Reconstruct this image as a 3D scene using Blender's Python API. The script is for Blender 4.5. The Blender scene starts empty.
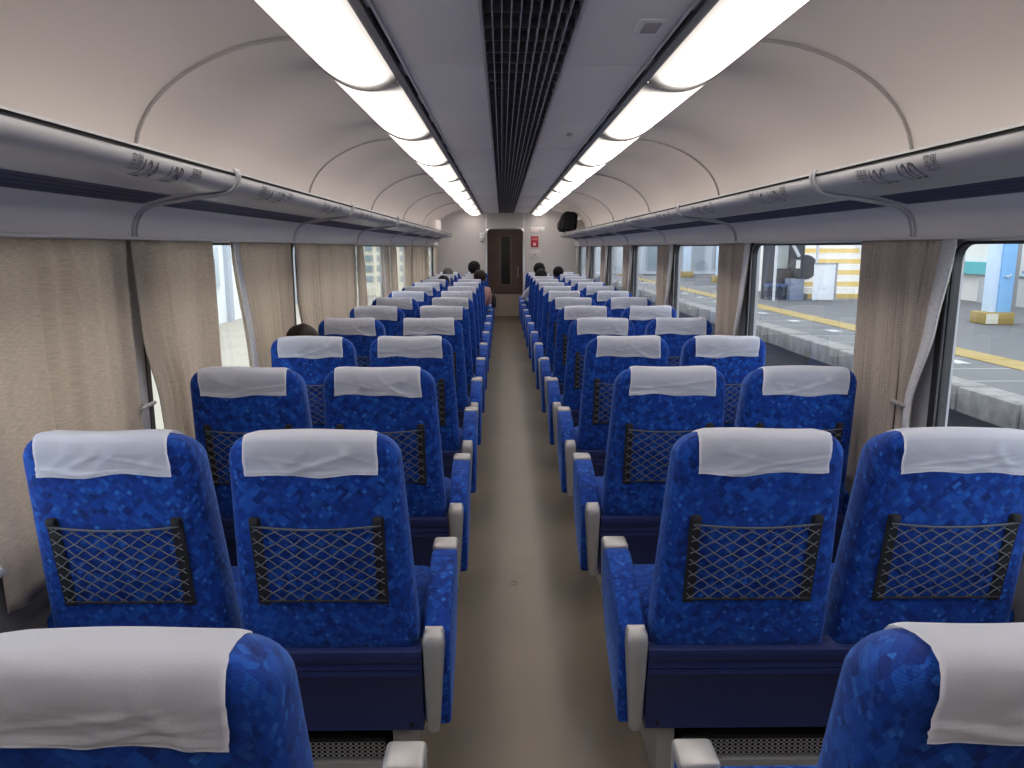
import bpy, bmesh, math, random
from mathutils import Vector, Matrix
C = bpy.context.scene.collection
PI = math.pi
rnd = random.Random(7)

# ------------------------------------------------------------------ camera, sky, exposure
cam = bpy.data.objects.new('camera', bpy.data.cameras.new('camera')); C.objects.link(cam)
cam.location = (-0.085, 0.0, 1.52)
cam.rotation_euler = (PI/2 - 0.1812, 0, -0.0132)
cam.data.sensor_width = 36; cam.data.lens = 745/1024*36; cam.data.clip_start = 0.02; cam.data.clip_end = 300
bpy.context.scene.camera = cam
W = bpy.data.worlds.new('overcast_sky'); bpy.context.scene.world = W; W.use_nodes = True
wn = W.node_tree.nodes; wl = W.node_tree.links
bg = wn['Background']; bg.inputs[1].default_value = 2.8
tc = wn.new('ShaderNodeTexCoord'); sp = wn.new('ShaderNodeSeparateXYZ'); rp = wn.new('ShaderNodeValToRGB')
wl.new(tc.outputs['Generated'], sp.inputs[0]); wl.new(sp.outputs[2], rp.inputs[0]); wl.new(rp.outputs[0], bg.inputs[0])
rp.color_ramp.elements[0].color = (0.80, 0.86, 0.93, 1); rp.color_ramp.elements[1].color = (0.95, 0.98, 1.0, 1)
vs = bpy.context.scene.view_settings
vs.view_transform = 'Standard'; vs.look = 'None'; vs.gamma = 1; vs.use_curve_mapping = False; vs.exposure = 0.1
LAMP = 10.5          # radiance of the ceiling diffusers

# ------------------------------------------------------------------ materials
MATS = {}
class NT:
    def __init__(s, name):
        s.m = bpy.data.materials.new(name); s.m.use_nodes = True
        s.t = s.m.node_tree; s.n = s.t.nodes; s.b = s.n['Principled BSDF']; s.o = s.n['Material Output']
    def new(s, typ, **kw):
        x = s.n.new(typ)
        for k, v in kw.items(): setattr(x, k, v)
        return x
    def link(s, a, b): s.t.links.new(a, b)
    def math(s, op, a, b=None):
        x = s.new('ShaderNodeMath', operation=op)
        for i, v in enumerate((a, b)):
            if v is None: continue
            if isinstance(v, (int, float)): x.inputs[i].default_value = v
            else: s.link(v, x.inputs[i])
        return x.outputs[0]
def mat(name, col, rough=0.5, metal=0.0, var=0.06, scale=8.0, bump=0.0, bscale=200.0, stretch=(1, 1, 1), spec=0.5):
    if name in MATS: return MATS[name]
    k = NT(name)
    co = k.new('ShaderNodeTexCoord'); mp = k.new('ShaderNodeMapping'); mp.inputs['Scale'].default_value = stretch
    k.link(co.outputs['Object'], mp.inputs[0])
    nz = k.new('ShaderNodeTexNoise'); nz.inputs['Scale'].default_value = scale; nz.inputs['Detail'].default_value = 4
    k.link(mp.outputs[0], nz.inputs['Vector'])
    mx = k.new('ShaderNodeValToRGB')
    mx.color_ramp.elements[0].position = 0.25; mx.color_ramp.elements[1].position = 0.75
    mx.color_ramp.elements[0].color = tuple(c*(1-var) for c in col) + (1,)
    mx.color_ramp.elements[1].color = tuple(min(1, c*(1+var)) for c in col) + (1,)
    k.link(nz.outputs['Fac'], mx.inputs[0]); k.link(mx.outputs[0], k.b.inputs['Base Color'])
    k.b.inputs['Roughness'].default_value = rough; k.b.inputs['Metallic'].default_value = metal
    k.b.inputs['Specular IOR Level'].default_value = spec
    if bump:
        n2 = k.new('ShaderNodeTexNoise'); n2.inputs['Scale'].default_value = bscale
        k.link(mp.outputs[0], n2.inputs['Vector'])
        bp = k.new('ShaderNodeBump'); bp.inputs['Strength'].default_value = bump; bp.inputs['Distance'].default_value = 0.002
        k.link(n2.outputs['Fac'], bp.inputs['Height']); k.link(bp.outputs[0], k.b.inputs['Normal'])
    MATS[name] = k.m
    return k.m
def seat_fabric():
    k = NT('seat_moquette')
    co = k.new('ShaderNodeTexCoord'); sx = k.new('ShaderNodeSeparateXYZ'); k.link(co.outputs['Object'], sx.inputs[0])
    sn = k.new('ShaderNodeSeparateXYZ'); k.link(co.outputs['Normal'], sn.inputs[0])
    flat = k.math('GREATER_THAN', k.math('ABSOLUTE', sn.outputs[2]), 0.72); up = k.math('SUBTRACT', 1.0, flat)
    side = k.math('SUBTRACT', k.math('GREATER_THAN', sn.outputs[0], 0.3), k.math('LESS_THAN', sn.outputs[0], -0.3))
    u = k.math('ADD', sx.outputs[0], k.math('MULTIPLY', k.math('MULTIPLY', sx.outputs[1], up), side))
    v = k.math('ADD', k.math('MULTIPLY', sx.outputs[2], up), k.math('MULTIPLY', sx.outputs[1], flat))
    a = k.math('ADD', u, v); b = k.math('SUBTRACT', u, v)
    oi = k.new('ShaderNodeObjectInfo'); off = k.math('MULTIPLY', oi.outputs['Random'], 37.0)
    def cells(size, seed):
        cx = k.new('ShaderNodeCombineXYZ')
        k.link(k.math('FLOOR', k.math('ADD', k.math('DIVIDE', a, size), 0.137+seed)), cx.inputs[0])
        k.link(k.math('FLOOR', k.math('ADD', k.math('DIVIDE', b, size), 0.271+seed)), cx.inputs[1])
        k.link(off, cx.inputs[2])
        w = k.new('ShaderNodeTexWhiteNoise'); w.noise_dimensions = '3D'; k.link(cx.outputs[0], w.inputs['Vector'])
        return w.outputs['Value']
    def ramp(fac, stops):
        r = k.new('ShaderNodeValToRGB'); r.color_ramp.interpolation = 'CONSTANT'
        e = r.color_ramp.elements
        while len(e) < len(stops): e.new(0.5)
        for el, (p, c) in zip(e, stops): el.position = p; el.color = c + (1,)
        k.link(fac, r.inputs[0]); return r.outputs[0]
    big = ramp(cells(0.030, 0.0), [(0, (0.0034, 0.024, 0.18)), (0.16, (0.004, 0.036, 0.25)), (0.55, (0.0045, 0.043, 0.285)), (0.82, (0.007, 0.066, 0.36))])
    small = ramp(cells(0.015, 0.4), [(0, (0, 0, 0)), (0.82, (0.28, 0.28, 0.28)), (0.95, (0.65, 0.65, 0.65)), (0.975, (1, 1, 1))])
    m1 = k.new('ShaderNodeMix', data_type='RGBA'); m1.inputs['B'].default_value = (0.022, 0.125, 0.50, 1)
    k.link(small, m1.inputs['Factor']); k.link(big, m1.inputs['A'])
    dk = ramp(cells(0.0205, 0.77), [(0, (0.74,)*3), (0.14, (0.88,)*3), (0.3, (1,)*3)])
    m2 = k.new('ShaderNodeMix', data_type='RGBA', blend_type='MULTIPLY'); m2.inputs['Factor'].default_value = 1
    k.link(m1.outputs['Result'], m2.inputs['A']); k.link(dk, m2.inputs['B'])
    k.link(m2.outputs['Result'], k.b.inputs['Base Color'])
    k.b.inputs['Roughness'].default_value = 0.85; k.b.inputs['Specular IOR Level'].default_value = 0.25
    k.b.inputs['Sheen Weight'].default_value = 0.35; k.b.inputs['Sheen Tint'].default_value = (0.25, 0.45, 1, 1); k.b.inputs['Sheen Roughness'].default_value = 0.4
    wv = k.new('ShaderNodeTexWave'); wv.inputs['Scale'].default_value = 75; wv.bands_direction = 'Z'
    k.link(co.outputs['Object'], wv.inputs['Vector'])
    bp = k.new('ShaderNodeBump'); bp.inputs['Strength'].default_value = 0.25; bp.inputs['Distance'].default_value = 0.001
    k.link(wv.outputs['Fac'], bp.inputs['Height']); k.link(bp.outputs[0], k.b.inputs['Normal'])
    return k.m
def curtain_cloth(name, col, trans):
    k = NT(name)
    co = k.new('ShaderNodeTexCoord'); mp = k.new('ShaderNodeMapping'); mp.inputs['Scale'].default_value = (1, 12, 90)
    k.link(co.outputs['Object'], mp.inputs[0])
    nz = k.new('ShaderNodeTexNoise'); nz.inputs['Scale'].default_value = 3; nz.inputs['Detail'].default_value = 3; k.link(mp.outputs[0], nz.inputs['Vector'])
    r = k.new('ShaderNodeValToRGB'); r.color_ramp.elements[0].position = 0.3; r.color_ramp.elements[1].position = 0.7
    r.color_ramp.elements[0].color = tuple(c*0.82 for c in col)+(1,); r.color_ramp.elements[1].color = tuple(c*1.1 for c in col)+(1,)
    k.link(nz.outputs['Fac'], r.inputs[0]); k.link(r.outputs[0], k.b.inputs['Base Color'])
    k.b.inputs['Roughness'].default_value = 0.9; k.b.inputs['Specular IOR Level'].default_value = 0.1
    tr = k.new('ShaderNodeBsdfTranslucent'); k.link(r.outputs[0], tr.inputs[0])
    mx = k.new('ShaderNodeMixShader'); mx.inputs[0].default_value = trans
    k.link(k.b.outputs[0], mx.inputs[1]); k.link(tr.outputs[0], mx.inputs[2]); k.link(mx.outputs[0], k.o.inputs[0])
    return k.m
def glass_mat():
    k = NT('window_glass')
    tr = k.new('ShaderNodeBsdfTransparent'); tr.inputs[0].default_value = (0.93, 0.95, 0.96, 1)
    gl = k.new('ShaderNodeBsdfGlossy'); gl.inputs['Roughness'].default_value = 0.015
    fr = k.new('ShaderNodeFresnel'); fr.inputs['IOR'].default_value = 1.5
    nz = k.new('ShaderNodeTexNoise'); nz.inputs['Scale'].default_value = 2.0
    ge = k.new('ShaderNodeNewGeometry'); fac = k.math('MULTIPLY', fr.outputs[0], k.math('SUBTRACT', 1.0, ge.outputs['Backfacing']))
    mx = k.new('ShaderNodeMixShader'); k.link(fac, mx.inputs[0])
    k.link(tr.outputs[0], mx.inputs[1]); k.link(gl.outputs[0], mx.inputs[2]); k.link(mx.outputs[0], k.o.inputs[0])
    return k.m
def lamp_mat():
    k = NT('lamp_diffuser')
    em = k.new('ShaderNodeEmission'); em.inputs[0].default_value = (1.0, 0.915, 0.845, 1); em.inputs[1].default_value = LAMP
    df = k.b; df.inputs['Base Color'].default_value = (0.8, 0.8, 0.78, 1); df.inputs['Roughness'].default_value = 0.4
    nz = k.new('ShaderNodeTexNoise'); nz.inputs['Scale'].default_value = 1.2
    co = k.new('ShaderNodeTexCoord'); sx = k.new('ShaderNodeSeparateXYZ'); k.link(co.outputs['Generated'], sx.inputs[0])
    def edge(o, wd):      # 0 at both ends of a diffuser, 1 over the tube
        d = k.math('MINIMUM', o, k.math('SUBTRACT', 1.0, o)); r = k.new('ShaderNodeMapRange', interpolation_type='SMOOTHSTEP')
        r.inputs['From Max'].default_value = wd; k.link(d, r.inputs['Value']); return r.outputs['Result']
    e = k.math('MULTIPLY', k.math('ADD', 0.045, k.math('MULTIPLY', k.math('POWER', edge(sx.outputs[1], 0.12), 1.6), 0.955)), k.math('ADD', 0.08, k.math('MULTIPLY', edge(sx.outputs[0], 0.5), 0.92)))
    s = k.math('MULTIPLY', k.math('ADD', k.math('MULTIPLY', nz.outputs['Fac'], 0.12), LAMP-0.06), e); k.link(s, em.inputs[1])
    ad = k.new('ShaderNodeAddShader'); k.link(em.outputs[0], ad.inputs[0]); k.link(df.outputs[0], ad.inputs[1]); k.link(ad.outputs[0], k.o.inputs[0])
    df.inputs['Base Color'].default_value = (0.05, 0.05, 0.05, 1)
    return k.m
FAB = seat_fabric()
COVER = mat('headrest_cloth', (0.83, 0.85, 0.92), 0.9, 0, 0.02, 10, 0.2, 500)
NAVY = mat('navy_plastic', (0.019, 0.028, 0.11), 0.42, 0, 0.08, 5)
SILVER = mat('cast_aluminium', (0.44, 0.43, 0.425), 0.42, 0.5, 0.04, 20, 0.05, 300)
CORD = mat('net_cord', (0.095, 0.105, 0.122), 0.6)
BLACK = mat('black_elastic', (0.012, 0.012, 0.016), 0.8)
CEILW = mat('ceiling_cream', (0.70, 0.645, 0.62), 0.55, 0, 0.015, 2)
CEILG = mat('ceiling_grey', (0.83, 0.83, 0.85), 0.5, 0, 0.02, 2)
WALLG = mat('wall_grey', (0.62, 0.61, 0.63), 0.5, 0, 0.02, 3)
ENDW = mat('end_wall_grey', (0.50, 0.47, 0.465), 0.5, 0, 0.02, 3)
LOWW = mat('lower_wall_grey', (0.17, 0.17, 0.185), 0.5, 0, 0.05, 4)
RACK = mat('rack_grey', (0.48, 0.48, 0.50), 0.36, 0.2, 0.02, 4)
RACKB = mat('rack_navy', (0.012, 0.022, 0.085), 0.6, 0, 0.05, 6)
DARK = mat('dark_recess', (0.008, 0.008, 0.010), 0.7)
CHROME = mat('brushed_steel', (0.66, 0.66, 0.67), 0.28, 0.8, 0.03, 30)
RUBBER = mat('window_rubber', (0.013, 0.014, 0.018), 0.5)
SEAMC = mat('joint_grey', (0.40, 0.385, 0.38), 0.5)
SLAT = mat('grille_slat', (0.48, 0.48, 0.51), 0.4, 0.3)
FLOOR = mat('floor_vinyl', (0.148, 0.121, 0.090), 0.36, 0, 0.10, 3, 0.08, 260)
BEIGE = mat('beige_panel', (0.62, 0.53, 0.45), 0.5)
BROWN = mat('brown_door', (0.17, 0.108, 0.09), 0.35, 0, 0.12, 3)
GLASS = glass_mat(); DIFF = lamp_mat()
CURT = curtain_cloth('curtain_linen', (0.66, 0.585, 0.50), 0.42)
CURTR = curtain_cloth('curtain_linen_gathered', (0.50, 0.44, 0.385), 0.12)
LINING = curtain_cloth('curtain_lining', (0.72, 0.72, 0.75), 0.3)
PRINT = mat('print_grey', (0.075, 0.072, 0.08), 0.6)

# ------------------------------------------------------------------ mesh helpers
def box(bm, x0, x1, y0, y1, z0, z1, bev=0.0, seg=2):
    v = [bm.verts.new((x, y, z)) for x in (x0, x1) for y in (y0, y1) for z in (z0, z1)]
    f = [bm.faces.new([v[i] for i in q]) for q in ((0,1,3,2),(4,6,7,5),(0,4,5,1),(2,3,7,6),(0,2,6,4),(1,5,7,3))]
    if bev: bmesh.ops.bevel(bm, geom=list({e for a in f for e in a.edges}), offset=bev, segments=seg, affect='EDGES', profile=0.5)
def prism(bm, pts, axis, a0, a1, bev=0.0, seg=2):
    def P(p, a):
        return (a, p[0], p[1]) if axis == 'x' else (p[0], a, p[1]) if axis == 'y' else (p[0], p[1], a)
    A = [bm.verts.new(P(p, a0)) for p in pts]; B = [bm.verts.new(P(p, a1)) for p in pts]
    n = len(pts); f = [bm.faces.new(A), bm.faces.new(B[::-1])]
    for i in range(n): f.append(bm.faces.new((A[i], B[i], B[(i+1) % n], A[(i+1) % n])))
    if bev: bmesh.ops.bevel(bm, geom=list({e for q in f for e in q.edges}), offset=bev, segments=seg, affect='EDGES', profile=0.5)
def tube(bm, pts, r, n=8, caps=True):
    pts = [Vector(p) for p in pts]; rr = r if isinstance(r, (list, tuple)) else [r]*len(pts)
    rings = []; up = None
    for i, p in enumerate(pts):
        t = (pts[min(i+1, len(pts)-1)] - pts[max(i-1, 0)]).normalized()
        if up is None:
            up = Vector((0, 0, 1)) if abs(t.z) < 0.9 else Vector((0, 1, 0))
        a = (up - t*up.dot(t)).normalized(); b = t.cross(a); up = a
        rings.append([bm.verts.new(p + (a*math.cos(2*PI*j/n) + b*math.sin(2*PI*j/n))*rr[i]) for j in range(n)])
    for A, B in zip(rings, rings[1:]):
        for j in range(n): bm.faces.new((A[j], A[(j+1) % n], B[(j+1) % n], B[j]))
    if caps: bm.faces.new(rings[0][::-1]); bm.faces.new(rings[-1])
def sweep(bm, prof, y0, y1, closed=True, ny=1):
    """profile of (x,z) points swept along y"""
    rows = [[bm.verts.new((x, y0+(y1-y0)*k/ny, z)) for x, z in prof] for k in range(ny+1)]
    n = len(prof)
    for A, B in zip(rows, rows[1:]):
        for i in range(n if closed else n-1): bm.faces.new((A[i], A[(i+1) % n], B[(i+1) % n], B[i]))
    if closed: bm.faces.new(rows[0][::-1]); bm.faces.new(rows[-1])
def thick(prof, t):
    """closed polygon from an open profile, offset by t to its left side"""
    out = []
    for i, p in enumerate(prof):
        a = Vector(prof[max(i-1, 0)]); b = Vector(prof[min(i+1, len(prof)-1)])
        d = (b-a).normalized(); out.append((p[0]-d.y*t, p[1]+d.x*t))
    return list(prof) + out[::-1]
def ell(bm, c, r, nu=12, nv=8, rot=None):
    m = Matrix.Translation(c) @ (rot or Matrix()) @ Matrix.Diagonal((r[0], r[1], r[2], 1))
    bmesh.ops.create_uvsphere(bm, u_segments=nu, v_segments=nv, radius=1, matrix=m)
def rrect(w, h, r, n=5):
    p = []
    for cx, cy, a in ((w/2-r, h/2-r, 0), (-w/2+r, h/2-r, 90), (-w/2+r, -h/2+r, 180), (w/2-r, -h/2+r, 270)):
        for k in range(n+1):
            t = math.radians(a+90*k/n); p.append((cx+r*math.cos(t), cy+r*math.sin(t)))
    return p
def ring(bm, outer, inner, f0, f1):
    """frame between two outlines of equal count; f0/f1 map 2-D to 3-D at two depths"""
    L = [[bm.verts.new(f(p)) for p in o] for o, f in ((outer, f0), (inner, f0), (inner, f1), (outer, f1))]
    n = len(outer)
    for a in range(4):
        A, B = L[a], L[(a+1) % 4]
        for i in range(n): bm.faces.new((A[i], A[(i+1) % n], B[(i+1) % n], B[i]))
def mesh(name, bm, m, smooth=True, ang=0.7):
    bmesh.ops.recalc_face_normals(bm, faces=bm.faces[:])
    me = bpy.data.meshes.new(name); bm.to_mesh(me); bm.free()
    for x in (m if isinstance(m, (list, tuple)) else [m]): me.materials.append(x)
    if smooth:
        me.shade_smooth(); me.set_sharp_from_angle(angle=ang)
    return me
def put(name, me, parent=None, loc=(0, 0, 0)):
    o = bpy.data.objects.new(name, me); C.objects.link(o); o.location = loc
    if parent: o.parent = parent
    return o
def obj(name, bm, m, parent=None, loc=(0, 0, 0), smooth=True, ang=0.7):
    return put(name, mesh(name, bm, m, smooth, ang), parent, loc)
def thing(name, label, cat, loc=(0, 0, 0), group=None):
    o = bpy.data.objects.new(name, None); C.objects.link(o); o.location = loc
    return tag(o, label, cat, group)
def tag(o, label, cat, group=None):
    o['label'] = label; o['category'] = cat
    if group: o['group'] = group
    return o
def struct(o): o['kind'] = 'structure'; return o
def copy_tree(o, parent=None):
    c = o.copy(); C.objects.link(c)
    if parent: c.parent = parent
    for ch in list(o.children): copy_tree(ch, c)
    return c
def B(): return bmesh.new()
def bx(name, m, d, parent=None, bev=0.0, loc=(0, 0, 0)):
    b = B(); box(b, *d, bev); return obj(name, b, m, parent, loc)
def text_mesh(s, size, extrude=0.0):
    cu = bpy.data.curves.new('txt', 'FONT'); cu.body = s; cu.size = size; cu.align_x = 'LEFT'; cu.resolution_u = 3
    o = bpy.data.objects.new('txt', cu); C.objects.link(o)
    bpy.context.view_layer.update()
    me = bpy.data.meshes.new_from_object(o.evaluated_get(bpy.context.evaluated_depsgraph_get()))
    V = [v.co.copy() for v in me.vertices]; F = [tuple(p.vertices) for p in me.polygons]
    bpy.data.objects.remove(o); bpy.data.curves.remove(cu); bpy.data.meshes.remove(me)
    return V, F

YB, YE = -1.6, 15.0        # rear and end walls
BR = [0.63 + 2.0*k for k in range(8)]      # rack brackets / pillars
WIN = [(0.745 + 2*k, 2.50 + 2*k) for k in range(7)]
ZW0, ZW1 = 0.71, 1.563
ords = ['nearest', 'second', 'third', 'fourth', 'fifth', 'sixth', 'seventh', 'eighth', 'ninth', 'tenth', 'eleventh', 'twelfth', 'thirteenth', 'farthest']

# ------------------------------------------------------------------ shell of the coach
fl = struct(bx('floor', FLOOR, (-1.46, 1.46, YB, YE+1.9, -0.08, 0)))
b = B()
tube(b, [(-0.034+0.019*math.cos(k*PI/10), 3.21+0.019*math.sin(k*PI/10), 0.001) for k in range(21)], 0.003, 5); obj('floor_inspection_cap', b, mat('cap_brown', (0.27, 0.24, 0.20), 0.35), fl)
ce = struct(bx('ceiling', DARK, (-1.46, 1.46, YB, YE+1.9, 2.36, 2.42)))
SEAM = [-2.04+0.4, 0.34, 2.72, 5.10, 7.48, 9.86, 12.24, 14.62, YE]
SEAM = [YB, 0.34, 2.72, 5.10, 7.48, 9.86, 12.24, 14.62, YE]
FSEAM = [YB, 0.58, 2.92, 5.26, 7.60, 9.94, 12.28, 14.6, YE]
COVE = [(0.792, 2.228), (0.86, 2.222), (0.937, 2.209), (1.00, 2.192), (1.06, 2.17), (1.115, 2.146), (1.167, 2.118), (1.21, 2.09), (1.25, 2.058), (1.297, 2.012), (1.328, 1.968), (1.352, 1.92), (1.367, 1.87), (1.376, 1.80), (1.38, 1.70)]
for s in (-1, 1):
    prof = [(s*x, z) for x, z in COVE]
    for y0, y1 in zip(SEAM, SEAM[1:]):
        b = B(); sweep(b, thick(prof, 0.012*(1 if s < 0 else 1)*(-1 if s > 0 else 1)*-1), y0+0.0025, y1-0.0025); obj('cove_panel', b, CEILW, ce)
    for y in SEAM[1:-1]:
        b = B(); sweep(b, thick([(s*(x-0.0012), z-0.0012) for x, z in COVE], (0.01 if s < 0 else -0.01)), y-0.0033, y+0.0033); obj('cove_joint', b, SEAMC, ce)
    x0, x1 = (0.148, 0.438) if s > 0 else (-0.438, -0.148)
    for y0, y1 in zip(FSEAM, FSEAM[1:]):
        bx('ceiling_panel', CEILG, (x0, x1, y0+0.003, y1-0.003, 2.182, 2.20), ce, 0.002)
    a0, a1 = sorted((s*0.14, s*0.149)); bx('grille_edge', SLAT, (a0, a1, YB, YE, 2.176, 2.26), ce)
    # shiny lip, dark slot and strip beside the lamps
    a0, a1 = sorted((s*0.438, s*0.446)); bx('lamp_rail', CHROME, (a0, a1, YB, YE-0.01, 2.172, 2.20), ce)
    a0, a1 = sorted((s*0.446, s*0.468)); bx('lamp_slot', DARK, (a0, a1, YB, YE-0.01, 2.192, 2.21), ce)
    a0, a1 = sorted((s*0.466, s*0.497)); bx('lamp_strip', mat('lamp_strip_grey', (0.2, 0.2, 0.22), 0.4, 0.3), (a0, a1, YB, YE-0.01, 2.168, 2.21), ce)
    for k in range(22):
        a0, a1 = sorted((s*0.449, s*0.462)); yy = 0.3+k*0.65+rnd.uniform(-.2, .2)
        bx('slot_clip', SEAMC, (a0, a1, yy, yy+0.16, 2.180, 2.193), ce)
# line-flow grille down the middle
sl = B(); box(sl, -0.0016, 0.0016, YB, YE, 2.178, 2.205); slm = mesh('grille_slat', sl, SLAT)
for i in range(1, 10): put('grille_slat', slm, ce, (-0.14+0.028*i, 0, 0))
cb = B(); box(cb, -0.139, 0.139, -0.002, 0.002, 2.186, 2.215); cbm = mesh('grille_crossbar', cb, mat('grille_crossbar', (0.15, 0.15, 0.165), 0.5))
for i in range(100): put('grille_crossbar', cbm, ce, (0, YE-0.1-0.15*i, 0))
bx('duct', DARK, (-0.15, 0.15, YB, YE, 2.30, 2.33), ce)
# flush speaker/vent plate on the right panel
sq = bx('ceiling_speaker_frame', CEILG, (0.325, 0.405, 2.34, 2.49, 2.176, 2.183), ce, 0.002)
bx('ceiling_speaker_mesh', SEAMC, (0.343, 0.393, 2.365, 2.465, 2.1735, 2.177), sq)
bx('ceiling_sensor', SEAMC, (0.30, 0.33, 4.55, 4.62, 2.17, 2.183), ce, 0.004)

# ceiling lamps: one continuous line per side, single diffusers as parts
for s, side in ((-1, 'left'), (1, 'right')):
    t = thing('ceiling_light', f'long white glowing strip light along the {side} side of the ceiling', 'ceiling light', (s*0.645, 0, 2.2), 'strip lights along the ceiling')
    pf = []
    for i in range(13):
        u = i/12; x = 0.497+(0.793-0.497)*u; z = 2.168+(2.226-2.168)*u
        sag = 0.052*math.sin(PI*u)**0.75
        pf.append((s*(x+sag*0.19)-s*0.645, z-sag-2.2))
    js = [3.12-1.41*3+1.41*k for k in range(12)]; js = [YB] + [j for j in js if j > YB] + [YE-0.10]
    for y0, y1 in zip(js, js[1:]):
        b = B(); sweep(b, thick(pf, 0.004 if s < 0 else -0.004), y0+0.012, y1-0.012); obj('lamp_diffuser', b, DIFF, t)
    for y in js[1:]:
        pp = [(x, z-0.002) for x, z in pf]
        b = B(); sweep(b, thick(pp, 0.008 if s < 0 else -0.008), y-0.014, y+0.014); obj('diffuser_joint', b, mat('diffuser_joint', (0.55, 0.53, 0.52), 0.4), t)
    a0, a1 = sorted((s*0.49-s*0.645, s*0.80-s*0.645)); bx('lamp_tray', SILVER, (a0, a1, YB, YE-0.01, 0.036, 0.05), t)

# side walls with window openings
for s, side in ((-1, 'left'), (1, 'right')):
    X = lambda a, c: tuple(sorted((s*a, s*c)))
    b = B()
    box(b, *X(1.40, 1.46), YB, YE, ZW1, 2.36)
    ys = [YB] + [v for w in WIN for v in w] + [YE]
    for y0, y1 in zip(ys[0::2], ys[1::2]): box(b, *X(1.40, 1.46), y0, y1, ZW0, ZW1)
    wall = struct(obj('wall_'+side, b, mat('pillar_grey', (0.42, 0.42, 0.45), 0.5)))
    bx('lower_panel', LOWW, (*X(1.40, 1.46), YB, YE, 0.0, ZW0-0.012), wall)
    bx('window_ledge', mat('ledge_grey', (0.42, 0.43, 0.45), 0.4), (*X(1.372, 1.46), YB, YE, ZW0-0.025, ZW0-0.002), wall, 0.006)
    # curved panel below the rack
    pr = [(1.350, 1.552), (1.348, 1.585), (1.338, 1.618), (1.322, 1.641), (1.302, 1.655), (1.283, 1.662)]
    edges = [YB] + BR + [YE]
    for y0, y1 in zip(edges, edges[1:]):
        b = B(); sweep(b, thick([(s*x, z) for x, z in pr], (-0.01 if s > 0 else 0.01)), y0+0.002, y1-0.002); obj('upper_wall_panel', b, WALLG, wall)
    bx('curtain_rail', mat('rail_pale', (0.55, 0.55, 0.57), 0.35, 0.3), (*X(1.335, 1.40), YB, YE, 1.546, 1.557), wall, 0.003)
    struct(bx('baseboard_'+side, NAVY, (*X(1.375, 1.398), YB, YE, 0.0, 0.10), None, 0.004))
    # windows
    for k, (y0, y1) in enumerate(WIN):
        cy, cz = (y0+y1)/2, (ZW0+ZW1)/2; w, h = y1-y0, ZW1-ZW0
        wn_ = struct(put(f'window_{k+1 if s < 0 else k+8}', None))
        wn_.location = (s*1.412, cy, cz)
        f = lambda d: (lambda p: (s*d, p[0], p[1]))
        b = B(); ring(b, rrect(w+0.03, h+0.03, 0.085), rrect(w-0.03, h-0.03, 0.075), f(-0.016), f(0.02)); obj('window_gasket', b, RUBBER, wn_)
        b = B(); ring(b, rrect(w-0.03, h-0.03, 0.075), rrect(w-0.045, h-0.045, 0.07), f(-0.012), f(0.02)); obj('window_frame', b, CHROME, wn_)
        b = B(); ring(b, rrect(w-0.045, h-0.045, 0.07), rrect(w-0.065, h-0.065, 0.06), f(-0.008), f(0.02)); obj('inner_gasket', b, RUBBER, wn_)
        b = B(); P = rrect(w-0.06, h-0.06, 0.065); prism(b, P, 'x', s*-0.004, s*0.001); obj('window_pane', b, GLASS, wn_)

# rear wall (behind the viewer) and end wall with its doorway
struct(bx('wall_rear', ENDW, (-1.46, 1.46, YB-0.06, YB, 0, 2.36)))
DX0, DX1, DZ = -0.405, 0.355, 1.885
b = B()
box(b, -1.46, DX0, YE, YE+0.06, 0, 2.36); box(b, DX1, 1.46, YE, YE+0.06, 0, 2.36); box(b, DX0, DX1, YE, YE+0.06, DZ, 2.36)
ew = struct(obj('wall_end', b, ENDW))
bx('wall_strip', CHROME, (DX0-0.005, DX0+0.02, YE-0.008, YE, DZ, 2.18), ew); bx('wall_strip', CHROME, (DX1-0.02, DX1+0.005, YE-0.008, YE, DZ, 2.18), ew)
dr = struct(put('door_1', None)); dr.location = (0, YE, 0)
def arch(x0, x1, z1, r):
    p = [(x0, 0)]
    for k in range(7): t = PI-k*PI/12; p.append((x0+r+r*math.cos(t), z1-r+r*math.sin(t)))
    for k in range(7): t = PI/2-k*PI/12; p.append((x1-r+r*math.cos(t), z1-r+r*math.sin(t)))
    return p+[(x1, 0)]
b = B()
tube(b, [(x, -0.01, z) for x, z in arch(DX0+0.012, DX1-0.012, DZ, 0.09)], 0.017, 8); obj('door_frame', b, CHROME, dr)
b = B()   # corner fillets behind the rounded frame
ring(b, [(x, z) for x, z in arch(DX0-0.001, DX1+0.001, DZ+0.001, 0.002)], arch(DX0+0.012, DX1-0.012, DZ-0.005, 0.09), lambda p: (p[0], 0.0, p[1]), lambda p: (p[0], 0.05, p[1])); obj('door_reveal', b, CHROME, dr)
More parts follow.
